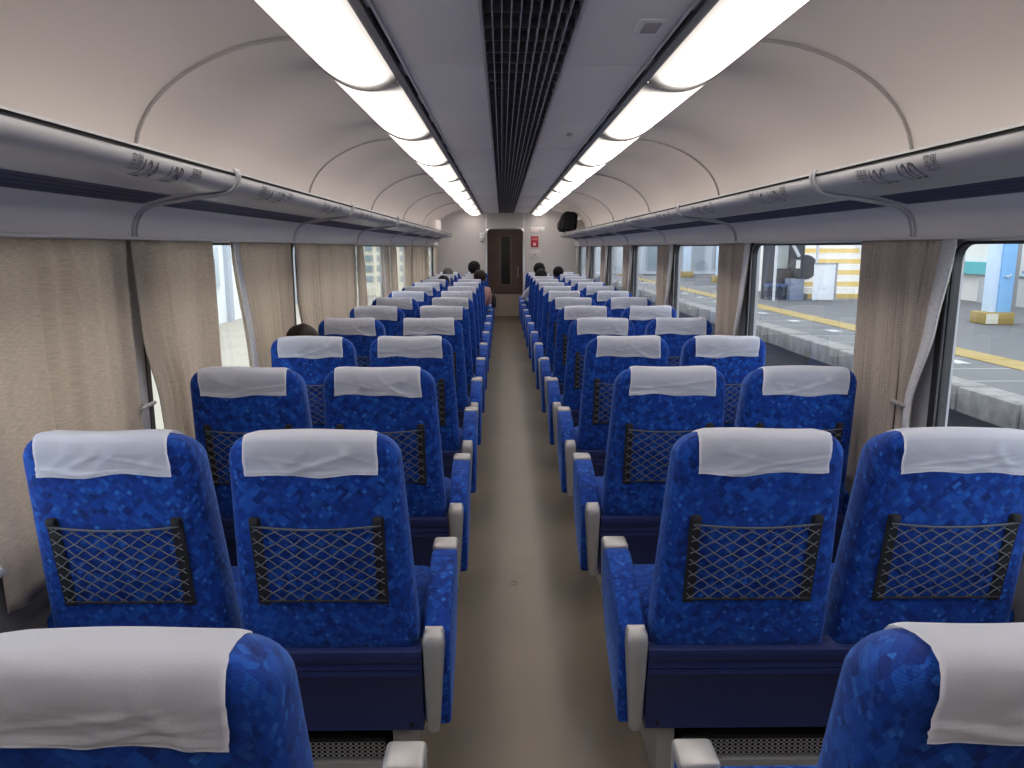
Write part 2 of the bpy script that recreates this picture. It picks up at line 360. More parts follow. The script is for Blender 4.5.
# vestibule behind it, closed by the brown door
VY = YE+1.8
vs_ = struct(bx('wall_vestibule_left', ENDW, (-0.62, -0.56, YE+0.06, VY, 0, 2.2))); struct(bx('wall_vestibule_right', ENDW, (0.50, 0.56, YE+0.06, VY, 0, 2.2)))
d2 = struct(put('door_2', None)); d2.location = (0, VY, 0)
b = B(); box(b, -0.62, -0.125, 0, 0.04, 0.49, 2.2); box(b, 0.112, 0.56, 0, 0.04, 0.49, 2.2); box(b, -0.125, 0.112, 0, 0.04, 1.78, 2.2); box(b, -0.125, 0.112, 0, 0.04, 0.49, 0.70)
obj('door_leaf', b, BROWN, d2)
bx('kick_panel', BEIGE, (-0.62, 0.56, 0, 0.04, 0, 0.488), d2)
b = B(); fo = lambda y: (lambda p: (p[0]-0.0065, y, p[1]+1.24)); ring(b, rrect(0.25, 1.10, 0.06), rrect(0.21, 1.06, 0.05), fo(-0.012), fo(0.02)); obj('slit_frame', b, mat('slit_frame', (0.25, 0.19, 0.16), 0.3, 0.4), d2)
bx('slit_pane', mat('dark_pane', (0.018, 0.012, 0.010), 0.15), (-0.125, 0.112, 0.01, 0.016, 0.70, 1.78), d2)
b = B(); tube(b, [(0.27, -0.045, 0.86), (0.27, -0.045, 1.12)], 0.012, 8); box(b, 0.262, 0.278, -0.045, 0.0, 0.88, 0.90); box(b, 0.262, 0.278, -0.045, 0, 1.08, 1.10); obj('door_handle', b, CHROME, d2)

k_ = NT('vestibule_fill_glow'); e_ = k_.new('ShaderNodeEmission'); e_.inputs[0].default_value = (1, 0.9, 0.8, 1); e_.inputs[1].default_value = 6.0; k_.link(e_.outputs[0], k_.o.inputs[0])
bx('vestibule_fill_light', k_.m, (-0.2, 0.15, YE+0.5, YE+0.8, 2.19, 2.20), ce)  # unseen glowing panel, added to brighten the brown door and kick panel
# notices on the end wall
def plate(name, label, cat, x0, x1, z0, z1, m, d=0.012, bev=0.003):
    o = thing(name, label, cat, ((x0+x1)/2, YE, z0)); w = (x1-x0)/2
    bx('plate', m, (-w, w, -d, 0, 0, z1-z0), o, bev); return o
def words(s, size, m, parent, cx, y, cz, name='lettering', sx=1.0):
    V, F = text_mesh(s, size); xs = [v.x for v in V]; zs = [v.y for v in V]
    mx, mz = (min(xs)+max(xs))/2, (min(zs)+max(zs))/2
    b = B(); vv = [b.verts.new((cx+(v.x-mx)*sx, y, cz+v.y-mz)) for v in V]
    for f in F:
        try: b.faces.new([vv[i] for i in f])
        except ValueError: pass
    return obj(name, b, m, parent, smooth=False)
WHITE = mat('white_plastic', (0.72, 0.72, 0.72), 0.4)
RED = mat('sign_red', (0.36, 0.012, 0.03), 0.4)
PINK = mat('sign_pink', (0.75, 0.38, 0.42), 0.5)
def px(x, z=14.75): return (x-502)*z/745-0.074
def pz(y, z=14.75): return 1.52-(y-247.5)*0.9836*z/745
o = plate('fire_extinguisher_sign', 'red fire extinguisher sign on the end wall right of the door', 'sign', px(530.2), px(537.8), pz(247), pz(236.2), RED)
words('消火器', 0.036, PINK, o, 0, -0.0135, 0.155); b = B(); tube(b, [(0, -0.0125, 0.055), (0, -0.0145, 0.055)], 0.032, 20); obj('white_disc', b, PINK, o)
o = plate('notice_plate', 'white notice plate with faint red print above the red sign', 'notice', px(529.8), px(538), pz(232.5), pz(227.2), WHITE)
for k in range(2): bx('print_line', PINK, (-0.07, 0.07, -0.0135, -0.0125, 0.03+0.035*k, 0.042+0.035*k), o)
o = plate('notice_plate', 'small white plate right of the faint red notice on the end wall', 'notice', px(538.6), px(544), pz(231.2), pz(227.2), WHITE)
o = plate('wall_hatch', 'grey square hatch with a round lock under the red sign', 'hatch', px(529), px(539.5), pz(259.5), pz(250), ENDW, 0.02)
b = B(); tube(b, [(0, -0.02, 0.095), (0, -0.026, 0.095)], 0.014, 12); obj('lock', b, DARK, o)
o = plate('wall_switch', 'small white call panel on the end wall left of the door', 'switch', px(479.2), px(484.2), pz(238.2), pz(233), WHITE, 0.03)
b = B(); tube(b, [(0, -0.03, 0.05), (0, -0.034, 0.05)], 0.016, 12); obj('button', b, SEAMC, o)
o = plate('wall_intercom', 'small grey handset box below the white call panel', 'box', px(480), px(483.6), pz(242.2), pz(239.2), SILVER, 0.05, 0.008)
bx('front_slot', DARK, (-0.025, 0.025, -0.052, -0.049, 0.008, 0.02), o)

# ------------------------------------------------------------------ luggage racks
GREY = [(0.992, 1.762), (0.990, 1.748), (0.993, 1.734), (1.001, 1.721), (1.015, 1.711), (1.038, 1.705), (1.075, 1.701), (1.12, 1.697), (1.172, 1.692)]
def along(d):     # point at arc length d down the grey front and its outward normal
    for (x0, z0), (x1, z1) in zip(GREY, GREY[1:]):
        L = math.hypot(x1-x0, z1-z0)
        if d <= L: u = d/L; return x0+(x1-x0)*u, z0+(z1-z0)*u, (z1-z0)/L, -(x1-x0)/L
        d -= L
    return GREY[-1][0], GREY[-1][1], 0, -1
RE = 13.9
for s, side in ((-1, 'left'), (1, 'right')):
    rk = thing('luggage_rack', f'long grey luggage rack with navy underside above the {side} windows', 'luggage rack', (s*1.2, 0, 1.7), 'overhead luggage racks')
    T = lambda pts: [(s*x-s*1.2, z-1.7) for x, z in pts]
    sg = 1 if s < 0 else -1
    for y0, y1 in zip([YB]+BR[:-1], BR[:-1]+[RE]):
        b = B(); sweep(b, thick(T(GREY), -0.006*sg), y0+0.001, y1-0.001); obj('front_panel', b, RACK, rk, ang=1.2)
    b = B(); sweep(b, T([(0.984, 1.766), (0.984, 1.772), (1.006, 1.776), (1.006, 1.766)]), YB, RE); obj('lip_trim', b, CHROME, rk)
    b = B(); sweep(b, T([(0.9885, 1.759), (0.9885, 1.766), (1.004, 1.766), (1.004, 1.759)]), YB, RE); obj('lip_groove', b, DARK, rk)
    b = B(); sweep(b, T([(1.172, 1.6975), (1.172, 1.706), (1.37, 1.69), (1.37, 1.655)]), YB, RE); obj('rack_shelf', b, DARK, rk)
    b = B(); sweep(b, T([(1.170, 1.6895), (1.170, 1.70), (1.176, 1.70), (1.176, 1.6895)]), YB, RE); obj('panel_edge', b, CHROME, rk)
    for y0, y1 in zip([YB]+BR[:-1], BR[:-1]+[RE]):
        for i in range(4):
            xa = 1.178+0.0265*i; za = 1.6895-0.0068*i
            b = B(); sweep(b, T([(xa, za), (xa+0.001, za+0.006), (xa+0.024, za+0.0005), (xa+0.024, za-0.0058)]), y0+0.07, y1-0.07); obj('underside_slat', b, RACKB, rk)
        b = B(); sweep(b, T([(1.176, 1.690), (1.176, 1.699), (1.284, 1.673), (1.284, 1.662)]), y1-0.07, min(y1+0.07, RE)); obj('underside_plate', b, RACK, rk)
    pth = [(1.349, 1.552), (1.347, 1.585), (1.336, 1.616), (1.316, 1.643), (1.288, 1.660), (1.25, 1.668), (1.12, 1.689), (1.06, 1.696), (1.02, 1.703), (0.997, 1.717), (0.984, 1.738), (0.980, 1.758), (0.981, 1.774), (0.990, 1.781)]
    b = B()
    for dy in (-0.013, 0.013): tube(b, [(x, dy, z) for x, z in T(pth)], 0.0058, 8)
    bm_ = mesh('rack_bracket', b, mat('bracket_grey', (0.42, 0.42, 0.44), 0.35, 0.3))
    for y in BR[:-1]+[RE-0.02]: put('rack_bracket', bm_, rk, (0, y, 0))
    b = B(); sweep(b, T([(x, z) for x, z in GREY]+[(1.27, 1.676), (1.37, 1.69), (1.37, 1.72), (1.1, 1.72), (1.0, 1.766)]), RE, RE+0.01); obj('rack_end_cap', b, RACK, rk)
    # seat numbers, printed on the curved front
    lets = ('A', 'B') if s < 0 else ('C', 'D')
    def lay(segs, y):
        for txt, size, u0, dn, cond in segs:
            V, F = text_mesh(txt, size); x0 = min(v.x for v in V)
            b = B(); vv = [b.verts.new(v) for v in V]
            for f in F:
                try: b.faces.new([vv[i] for i in f])
                except ValueError: pass
            if not txt.isascii() or txt[0].isdigit():
                for c in range(-2, 12): bmesh.ops.bisect_plane(b, geom=b.verts[:]+b.edges[:]+b.faces[:], plane_co=(0, c*size/9, 0), plane_no=(0, 1, 0))
            for vx in b.verts:
                v = vx.co.copy()
                gx, gz, nx, nz = along(max(0.0, dn-v.y*(1.75 if txt[0].isdigit() else 1.25))); u = u0+(v.x-x0)*cond
                vx.co = (s*(gx+nx*0.0012)-s*1.2, (u if s < 0 else -u), gz+nz*0.0012-1.7)
            obj('seat_number' if txt[0].isdigit() else 'seat_caption', b, PRINT, rk, (0, y, 0), smooth=False)
    for r in range(12):
        n = 12-r
        if n < 1: break
        if s < 0: segs = [('窓側', 0.030, -0.205, 0.042, 1), ('WINDOW', 0.012, -0.205, 0.058, 1.1), (f'{n}A', 0.058, -0.135, 0.090, 1.1), (f'{n}B', 0.058, 0.02, 0.090, 1.1), ('通路側', 0.026, 0.155, 0.040, 0.9), ('AISLE', 0.012, 0.15, 0.058, 1.1)]
        else: segs = [('通路側', 0.026, -0.215, 0.040, 0.9), ('AISLE', 0.012, -0.205, 0.058, 1.1), (f'{n}C', 0.058, -0.135, 0.090, 1.1), (f'{n}D', 0.058, 0.02, 0.090, 1.1), ('窓側', 0.030, 0.155, 0.042, 1), ('WINDOW', 0.012, 0.15, 0.058, 1.1)]
        lay(segs, 2.115+r*1.0)
    # cream casing that fills the rack corner by the end wall
    a0, a1 = sorted((s*1.20, s*1.37)); struct(bx(f'trim_{1 if s < 0 else 2}', CEILW, (a0, a1, 12.9 if s < 0 else 13.35, 13.95 if s < 0 else 14.0, 1.71, 2.0), None, 0.006))

# ------------------------------------------------------------------ curtains
def smooth_levels(L, z):
    for (za, a0, a1), (zb, b0, b1) in zip(L, L[1:]):
        if z >= zb:
            u = (za-z)/max(1e-6, za-zb); u = u*u*(3-2*u)*0.5+u*0.5
            return a0+(b0-a0)*u, a1+(b1-a1)*u
    return L[-1][1:]
def curtain(s, levels, folds, amp, m, label, group, near_lining=True, seed=0, xw=1.362):
    r = random.Random(seed); nu = folds*8; nv = 22
    zt, zb = levels[0][0], levels[-1][0]; cyy = (levels[0][1]+levels[0][2])/2
    ph = [r.uniform(0, 6.28) for _ in range(6)]
    b = B(); rows = []
    for j in range(nv+1):
        z = zt+(zb-zt)*j/nv; y0, y1 = smooth_levels(levels, z); row = []
        for i in range(nu+1):
            u = i/nu
            warp = u+0.02*math.sin(2*PI*u*2+ph[0])+0.012*math.sin(2*PI*u*5+ph[1]); warp = u+(warp-u)*math.sin(PI*u)
            y = y0+(y1-y0)*warp
            a = amp*(0.55+0.45*math.sin(2*PI*u*1.7+ph[2]))
            x = a*math.sin(2*PI*folds*u+ph[3]+0.5*math.sin(z*3+ph[4]))*(1.0 if j > 1 else 0.7)
            if xw+abs(x) > 1.392: x = math.copysign(1.392-xw, x)
            row.append(b.verts.new((s*(xw+x)-s*xw, y-cyy, z-zt)))
        rows.append(row)
    for A, Bq in zip(rows, rows[1:]):
        for i in range(nu): b.faces.new((A[i], A[i+1], Bq[i+1], Bq[i]))
    o = obj('window_curtain', b, m, None, (s*xw, cyy, zt), ang=3.0)
    md = o.modifiers.new('cloth', 'SOLIDIFY'); md.thickness = 0.002; md.offset = 0
    tag(o, label, 'curtain', group)
    # pleat tape with hooks along the top, pale hem along the window edge
    b = B()
    for i in range(nu):
        if i % 8 == 0: box(b, rows_x(o, i)-0.002, rows_x(o, i)+0.002, rows_y(o, i)-0.002, rows_y(o, i)+0.002, -0.004, 0.02)
    obj('curtain_hooks', b, SILVER, o)
    return o
def rows_x(o, i): return o.data.vertices[i].co.x
def rows_y(o, i): return o.data.vertices[i].co.y
ZT = 1.546
gl = 'drawn linen curtains on the left'
LC = [([(ZT, 1.80, 2.61), (0.58, 1.82, 2.615)], 8, 0.019, 'wide drawn beige curtain nearest the viewer, at the left edge of the photo'),
      ([(ZT, 2.625, 3.37), (1.20, 2.655, 3.365), (0.95, 2.745, 3.36), (0.58, 2.81, 3.36)], 12, 0.015, 'beige curtain left of the narrow bright gap, second from the viewer'),
      ([(ZT, 3.59, 4.60), (0.95, 3.76, 4.60), (0.58, 3.83, 4.60)], 14, 0.014, 'beige curtain right of the narrow bright gap, behind the half-hidden head'),
      ([(ZT, 4.665, 5.66), (1.20, 4.68, 5.66), (0.95, 4.785, 5.67), (0.58, 4.85, 5.68)], 14, 0.014, 'fourth drawn beige curtain from the viewer on the left'),
      ([(ZT, 5.70, 6.60), (0.58, 5.72, 6.60)], 11, 0.010, 'fifth drawn beige curtain on the left, just before the open window'),
      ([(ZT, 6.665, 6.96), (0.95, 6.68, 7.10), (0.58, 6.68, 7.2)], 6, 0.014, 'narrow beige curtain at the near side of the left window showing a building'),
      ([(ZT, 8.00, 8.58), (0.95, 8.15, 8.58), (0.58, 8.2, 8.58)], 8, 0.012, 'pale curtain at the far side of the left window showing a building'),
      ([(ZT, 8.665, 9.12), (0.58, 8.665, 9.25)], 7, 0.012, 'narrow beige curtain before the second bright gap on the left'),
      ([(ZT, 9.85, 10.58), (0.58, 9.95, 10.58)], 8, 0.012, 'pale beige curtain after the second bright gap on the left'),
      ([(ZT, 10.665, 11.6), (0.58, 10.665, 11.62)], 10, 0.010, 'fourth beige curtain from the end wall on the left'),
      ([(ZT, 11.68, 12.58), (0.58, 11.72, 12.58)], 10, 0.010, 'third beige curtain from the end wall on the left'),
      ([(ZT, 12.665, 13.15), (0.58, 12.665, 13.2)], 6, 0.012, 'second beige curtain from the end wall on the left'),
      ([(ZT, 14.10, 14.9), (0.58, 14.15, 14.9)], 8, 0.012, 'beige curtain beside the end wall on the left')]
for i, (L, n, a, lab) in enumerate(LC):
    o = curtain(-1, L, n, a, CURT, lab, gl, seed=i)
    if i in (2, 6, 12):       # pale lining turned over along the free edge
        b = B(); rows = []
        for j in range(13):
            z = ZT+(0.60-ZT)*j/12; e = smooth_levels(L, z)[0]
            rows.append([b.verts.new((0.020+0.004*math.sin(PI*q/4), e-0.02+0.075*q/4-o.location.y, z-ZT)) for q in range(5)])
        for A, Bq in zip(rows, rows[1:]):
            for q in range(4): b.faces.new((A[q], A[q+1], Bq[q+1], Bq[q]))
        lo = obj('curtain_lining', b, LINING, o, ang=3.0); md = lo.modifiers.new('cloth', 'SOLIDIFY'); md.thickness = 0.003; lo['label'] = 'pale grey lining fold'
hk = B(); tube(hk, [(0, 0, 0), (0.02, 0, 0), (0.045, 0.0, 0.006), (0.052, 0.03, 0.008), (0.052, 0.075, 0.01)], 0.0075, 8)
def hookmesh(s):
    b = B(); tube(b, [(0, 0, 0), (-s*0.03, 0, 0), (-s*0.05, -0.02, 0.0), (-s*0.055, -0.05, 0), (-s*0.055, -0.075, 0.004)], 0.008, 8)
    tube(b, [(-s*0.055, -0.03, 0), (-s*0.055, 0.03, 0.003)], 0.008, 8); return mesh('curtain_hook', b, SILVER)
hk.free(); hm = {-1: hookmesh(-1), 1: hookmesh(1)}
for s, w in ((-1, 'wall_left'), (1, 'wall_right')):
    wl_ = bpy.data.objects[w]
    for y in BR[1:]:
        put('curtain_hook', hm[s], wl_, (s*1.40, y+0.0, 0.965))
        b = B(); box(b, -0.006, 0.006, -0.004, 0.004, -0.012, 0.012, 0.003); obj('curtain_snap', b, CHROME, wl_, (s*1.392, y+0.012, 1.36))
gr_ = 'curtains gathered on the right pillars'
nm = ['first', 'second', 'third', 'fourth', 'fifth', 'sixth', 'last']
for k, y in enumerate(BR[1:]):
    near = 'nearest the viewer' if k == 0 else f'{nm[k]} from the viewer' if k < 5 else ('second from the end wall' if k == 5 else 'beside the end wall')
    if y+0.4 < YE:
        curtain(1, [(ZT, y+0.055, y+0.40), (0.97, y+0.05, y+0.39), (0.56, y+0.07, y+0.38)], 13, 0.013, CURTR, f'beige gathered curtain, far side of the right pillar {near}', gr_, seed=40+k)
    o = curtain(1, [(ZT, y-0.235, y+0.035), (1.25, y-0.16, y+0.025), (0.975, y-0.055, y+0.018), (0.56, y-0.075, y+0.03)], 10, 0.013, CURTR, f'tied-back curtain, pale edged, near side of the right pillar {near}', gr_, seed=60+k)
    b = B(); nv = 12; rows = []      # folded-over pale lining along its window edge
    for j in range(nv+1):
        z = ZT+(0.62-ZT)*j/nv; y0, y1 = smooth_levels([(ZT, y-0.238, 0), (1.25, y-0.165, 0), (0.975, y-0.06, 0), (0.56, y-0.08, 0)], z)
        wd = 0.085*(1-0.55*min(1, (ZT-z)/0.55)); row = []
        for i in range(5): row.append(b.verts.new((0.0-0.019-0.004*math.sin(PI*i/4)-o.location.x+1.362, y0-0.03+wd*i/4-o.location.y, z-ZT)))
        rows.append(row)
    for A, Bq in zip(rows, rows[1:]):
        for i in range(4): b.faces.new((A[i], A[i+1], Bq[i+1], Bq[i]))
    lo = obj('curtain_lining', b, LINING, o, ang=3.0); md = lo.modifiers.new('cloth', 'SOLIDIFY'); md.thickness = 0.003; lo['label'] = 'pale grey lining fold'

# ------------------------------------------------------------------ double seats
LEAN = 0.17
TOP = 1.069
def rec(z): return (TOP-z)*LEAN
def outline(d, ds=None):
    ds = d if ds is None else ds
    top, bot, r = TOP-d, 0.435+ds, max(0.072-ds, 0.018)
    hw = lambda z: 0.209+(0.238-0.209)*min(1, max(0, (1.05-z)/0.55))-ds
    p = []
    zc = top-r
    for i in range(9): z = bot+(zc-bot)*i/8; p.append((-hw(z), z))
    w = hw(zc)
    for i in range(1, 7): t = PI-i*PI/12; p.append((-w+r+r*math.cos(t), zc+r*math.sin(t)))
    for i in range(1, 6): p.append((-w+r+(2*w-2*r)*i/6, top))
    for i in range(0, 6): t = PI/2-i*PI/12; p.append((w-r+r*math.cos(t), zc+r*math.sin(t)))
    for i in range(9): z = zc+(bot-zc)*i/8; p.append((hw(z), z))
    for i in range(1, 6): p.append((hw(bot)*(1-2*i/6), bot))
    return p
LAY = [(0.10, -0.006), (0.06, -0.002), (0.036, 0.0), (0.019, 0.004), (0.007, 0.012), (0.001, 0.022), (0.0, 0.032), (0.005, 0.066), (0.015, 0.098), (0.030, 0.128), (0.055, 0.150), (0.10, 0.157)]
SIDE = [0.10, 0.06, 0.036, 0.019, 0.009, 0.003, 0.0, 0.0, 0.003, 0.012, 0.03, 0.08]
def back_mesh():
    b = B(); rings = []
    for (d, y), ds in zip(LAY, SIDE): rings.append([b.verts.new((x, y+rec(z), z)) for x, z in outline(d, ds)])
    n = len(rings[0])
    for A, Bq in zip(rings, rings[1:]):
        for i in range(n): b.faces.new((A[i], A[(i+1) % n], Bq[(i+1) % n], Bq[i]))
    b.faces.new(rings[0][::-1]); b.faces.new(rings[-1])
    return mesh('seat_back', b, FAB, ang=1.4)
def cover_mesh(seed):
    r = random.Random(seed); path = []
    for i in range(15): z = 0.969+(1.028-0.969)*i/14; path.append((-0.0065-0.0022*(i == 2)+0.001*(i == 3), z))
    for d, y in LAY[3:11]:
        path.append((y-0.0045*max(0, (0.055-y)/0.055)+0.004*max(0, (y-0.095)/0.06), TOP-d+0.0055*(1 if 0.012 <= y <= 0.145 else 0.6)))
    for i in range(1, 7): path.append((0.1625, TOP-0.055-0.025*i))
    P = [r.uniform(0, 6.28) for _ in range(8)]; nu = 40; b = B(); rows = []
    CR = [(r.uniform(-0.9, 0.9), r.uniform(0, 1), r.uniform(0.3, 1.3)*r.choice((-1, 1)), r.uniform(0.035, 0.08), r.uniform(0.0015, 0.0042)) for _ in range(6)]
    for j, (y, z) in enumerate(path):
        row = []; t = j/14
        for i in range(nu+1):
            u = i/nu*2-1; wv = 0
            flare = 1+0.012*math.sin(P[0]+t*3)
            if j < 17:
                wv = -0.0035*(0.5+0.5*math.sin(u*5+t*2.5+P[1]))*math.sin(u*2.2+P[2]-t)**2-0.0025*max(0, math.sin(u*9-t*4+P[3]))**3
                wv -= 0.005*max(0, 1-j/5)*(0.5+0.5*math.sin(u*3.3+P[4]))
            dz = (0.004*math.sin(u*2.6+P[5])+0.003*math.sin(u*6+P[6]))*max(0, 1-j/11)+(0.003*math.sin(u*3+P[7]) if 14 < j < 22 else 0)*0.7+0.002*(14 < j < 22)
            if j >= 15:       # follow the rounded shoulders
                over = abs(u*0.163*flare)-(0.209-0.072); dz -= 0.072-math.sqrt(max(0, 0.072**2-max(0, over)**2))
            for cu, ct, ca, cw, ch in CR:
                if j < 19:
                    q = (u-cu)*math.cos(ca)+(t-ct)*math.sin(ca); wv -= ch*math.exp(-(q/cw)**2)*math.exp(-((-(u-cu)*math.sin(ca)+(t-ct)*math.cos(ca))/0.8)**2)
            row.append(b.verts.new((u*0.163*flare*(1-0.12*min(1, max(0, (j-17)/6))), y+wv+rec(z+dz), z+dz)))
        rows.append(row)
    for A, Bq in zip(rows, rows[1:]):
        for i in range(nu): b.faces.new((A[i], A[i+1], Bq[i+1], Bq[i]))
    bmesh.ops.solidify(b, geom=b.faces[:], thickness=0.0018)
    return mesh('headrest_cover', b, COVER, ang=2.0)
NZ0, NZ1, NW = 0.610, 0.832, 0.163
def net_mesh():
    b = B()
    def P(x, z):
        sag = 0.012*(1-(x/NW)**2)*max(0, (z-NZ0)/(NZ1-NZ0))**2
        z2 = z-sag; return (x, rec(z2)-0.014-0.012*(1-(x/NW)**2)*math.sin(PI*(z-NZ0)/(NZ1-NZ0)), z2)
    W, H = 2*NW, NZ1-NZ0; dx = W/7.0; dz = H/6.5; n = 16
    for sg in (1, -1):
        for k in range(-7, 15):
            fx = (lambda z: k*dx+z/dz*dx) if sg > 0 else (lambda z: k*dx-z/dz*dx+6.5*dx)
            ok = [z for z in (i/260*H for i in range(261)) if 0 <= fx(z) <= W]
            if len(ok) < 6: continue
            N = max(2, round((ok[-1]-ok[0])/H*20)); pts = []
            for i in range(N+1):
                z = ok[0]+(ok[-1]-ok[0])*i/N; pts.append(P(fx(z)-NW+0.0028*math.sin(2*PI*z/dz)*sg, NZ0+z))
            if len(pts) > 1: tube(b, pts, 0.0017, 4, False)
    return mesh('pocket_net', b, CORD)
def strap_mesh():
    b = B()
    for sx in (-1, 1):
        v = []
        for i in range(9):
            z = NZ0-0.012+(NZ1+0.018-NZ0+0.012)*i/8
            v.append((z, rec(z)))
        for (z0, y0), (z1, y1) in zip(v, v[1:]):
            x0, x1 = sorted((sx*(NW-0.022), sx*(NW+0.006)))
            q = [b.verts.new(p) for p in ((x0, y0-0.010, z0), (x1, y0-0.010, z0), (x1, y1-0.010, z1), (x0, y1-0.010, z1))]
            w = [b.verts.new(p) for p in ((x0, y0, z0), (x1, y0, z0), (x1, y1, z1), (x0, y1, z1))]
            b.faces.new(q)
            for i in range(4): b.faces.new((q[i], q[(i+1) % 4], w[(i+1) % 4], w[i]))
        z = NZ1+0.012; box(b, sx*(NW-0.008)-0.011, sx*(NW-0.008)+0.011, rec(z)-0.02, rec(z)-0.001, z-0.009, z+0.01, 0.003)
    for z, rr in ((NZ0, 0.0035), ):
        tube(b, [(x*NW/6, rec(z)-0.014, z) for x in range(-6, 7)], rr, 6)
    return mesh('pocket_band', b, BLACK)
def hem_mesh():
    b = B(); pts = []
    for i in range(13):
        x = -NW+2*NW*i/12; z = NZ1-0.012*(1-(x/NW)**2); pts.append((x, rec(z)-0.015, z))
    tube(b, pts, 0.0027, 6); return mesh('pocket_elastic', b, CORD)
MB_BACK, MB_COV = back_mesh(), [cover_mesh(i) for i in range(6)]
MB_NET, MB_STRAP, MB_HEM = net_mesh(), strap_mesh(), hem_mesh()
UX = 0.8125; SX = (0.56, 1.065)      # unit centre and seat centres, distance from the middle of the aisle
def grille_mesh(x0, x1):
    b = B(); n = int((x1-x0)/0.0165); nr = 4; st = (x1-x0)/n; zh = 0.05/nr
    for i in range(n):
        for j in range(nr):
            cx = x0+(i+0.5+(0.0))*st; cz = 0.075+(j+0.5)*zh; o_, i_ = [], []
            for k in range(8):
                t = PI/8+k*PI/4; qx, qz = math.cos(t), math.sin(t); m_ = max(abs(qx), abs(qz))
                o_.append(b.verts.new((cx+qx/m_*st/2, 0.166, cz+qz/m_*zh/2))); i_.append(b.verts.new((cx+qx*st*0.34, 0.166, cz+qz*zh*0.40)))
            for k in range(8): b.faces.new((o_[k], o_[(k+1) % 8], i_[(k+1) % 8], i_[k]))
    return mesh('perforated_grille', b, SEAMC)
def make_unit(s):
    X = lambda a, c: tuple(sorted((s*(a-UX), s*(c-UX))))
    t = thing('double_seat', '', 'seat', (s*UX, 0, 0))
    for i, sx in enumerate(SX):
        bk = put('seat_back', MB_BACK, t, (s*(sx-UX), 0, 0))
        put('headrest_cover', MB_COV[i], bk)
        nt = put('pocket_net', MB_NET, bk); put('pocket_band', MB_STRAP, bk); put('pocket_elastic', MB_HEM, bk)
        b = B(); box(b, -0.232, 0.232, 0.20, 0.66, 0.33, 0.455, 0.035, 3); obj('seat_cushion', b, FAB, t, (s*(sx-UX), 0, 0), ang=1.2)
    # navy rear panel with moulded ridges
    b = B(); x0, x1 = X(0.312, 1.30)
    prism(b, [(0.118, 0.195), (0.112, 0.36), (0.106, 0.366), (0.108, 0.382), (0.102, 0.388), (0.104, 0.404), (0.094, 0.414), (0.096, 0.444), (0.11, 0.452), (0.16, 0.45), (0.16, 0.195)], 'x', x0, x1)
    obj('rear_panel', b, NAVY, t, ang=0.9)
    bx('seat_frame', NAVY, (*X(0.33, 1.28), 0.16, 0.60, 0.20, 0.33), t, 0.006)
    b = B()
    for xx in (0.345, ): tube(b, [(s*(xx-UX), 0.117, 0.215), (s*(xx-UX), 0.11, 0.215)], 0.006, 8)
    obj('panel_screw', b, DARK, t)
    # aisle armrest: upholstered cheek, silver front cap and rear strip
    b = B(); prism(b, [(0.128, 0.20), (0.128, 0.486), (0.20, 0.536), (0.30, 0.572), (0.42, 0.589), (0.50, 0.587), (0.52, 0.54), (0.50, 0.42), (0.40, 0.315), (0.25, 0.235)], 'x', *X(0.236, 0.310), 0.012, 3)
    ar = obj('aisle_armrest', b, FAB, t, ang=1.0)
    b = B(); box(b, *X(0.234, 0.312), 0.452, 0.53, 0.572, 0.602, 0.012, 3); box(b, *X(0.236, 0.310), 0.51, 0.532, 0.42, 0.586, 0.008, 2); obj('armrest_cap', b, SILVER, ar)
    b = B(); zs = [(0.195, 0.268, 0.300, 0.105), (0.22, 0.265, 0.302, 0.101), (0.36, 0.256, 0.306, 0.093), (0.46, 0.250, 0.309, 0.088), (0.488, 0.251, 0.308, 0.092), (0.501, 0.256, 0.303, 0.105)]
    rows = []
    for z, xa, xb, y in zs:
        p = [(xa, 0.132), (xa, y+0.012), (xa+0.004, y+0.004), (xa+0.012, y), (xb-0.012, y), (xb-0.004, y+0.004), (xb, y+0.012), (xb, 0.132)]
        rows.append([b.verts.new((s*(x-UX), yy, z)) for x, yy in p])
    for A, Bq in zip(rows, rows[1:]):
        for i in range(8): b.faces.new((A[i], A[(i+1) % 8], Bq[(i+1) % 8], Bq[i]))
    b.faces.new(rows[0]); b.faces.new(rows[-1]); obj('armrest_rear_strip', b, SILVER, ar, ang=0.9)
    b = B(); prism(b, [(0.15, 0.30), (0.15, 0.52), (0.30, 0.575), (0.48, 0.585), (0.50, 0.54), (0.40, 0.38), (0.25, 0.30)], 'x', *X(1.292, 1.345), 0.010, 2)
    wa = obj('window_armrest', b, FAB, t, ang=1.0)
    b = B(); box(b, *X(1.29, 1.347), 0.42, 0.505, 0.572, 0.598, 0.010, 2); obj('armrest_cap', b, SILVER, wa)
    for xa, xb in ((0.352, 0.405), (1.20, 1.25)): bx('leg', SILVER, (*X(xa, xb), 0.15, 0.52, 0.0, 0.20), t, 0.006)
    hb = bx('heater_box', DARK, (*X(0.43, 1.19), 0.175, 0.50, 0.0, 0.135), t)
    bx('heater_plate', SILVER, (*X(0.43, 1.19), 0.150, 0.1745, 0.0, 0.07), hb, 0.004)
    bx('heater_rim', BLACK, (*X(0.43, 1.19), 0.164, 0.1745, 0.126, 0.137), hb)
    put('perforated_grille', GM[s], hb)
    return t
GM = {1: grille_mesh(0.43-UX, 1.19-UX), -1: grille_mesh(UX-1.19, UX-0.43)}
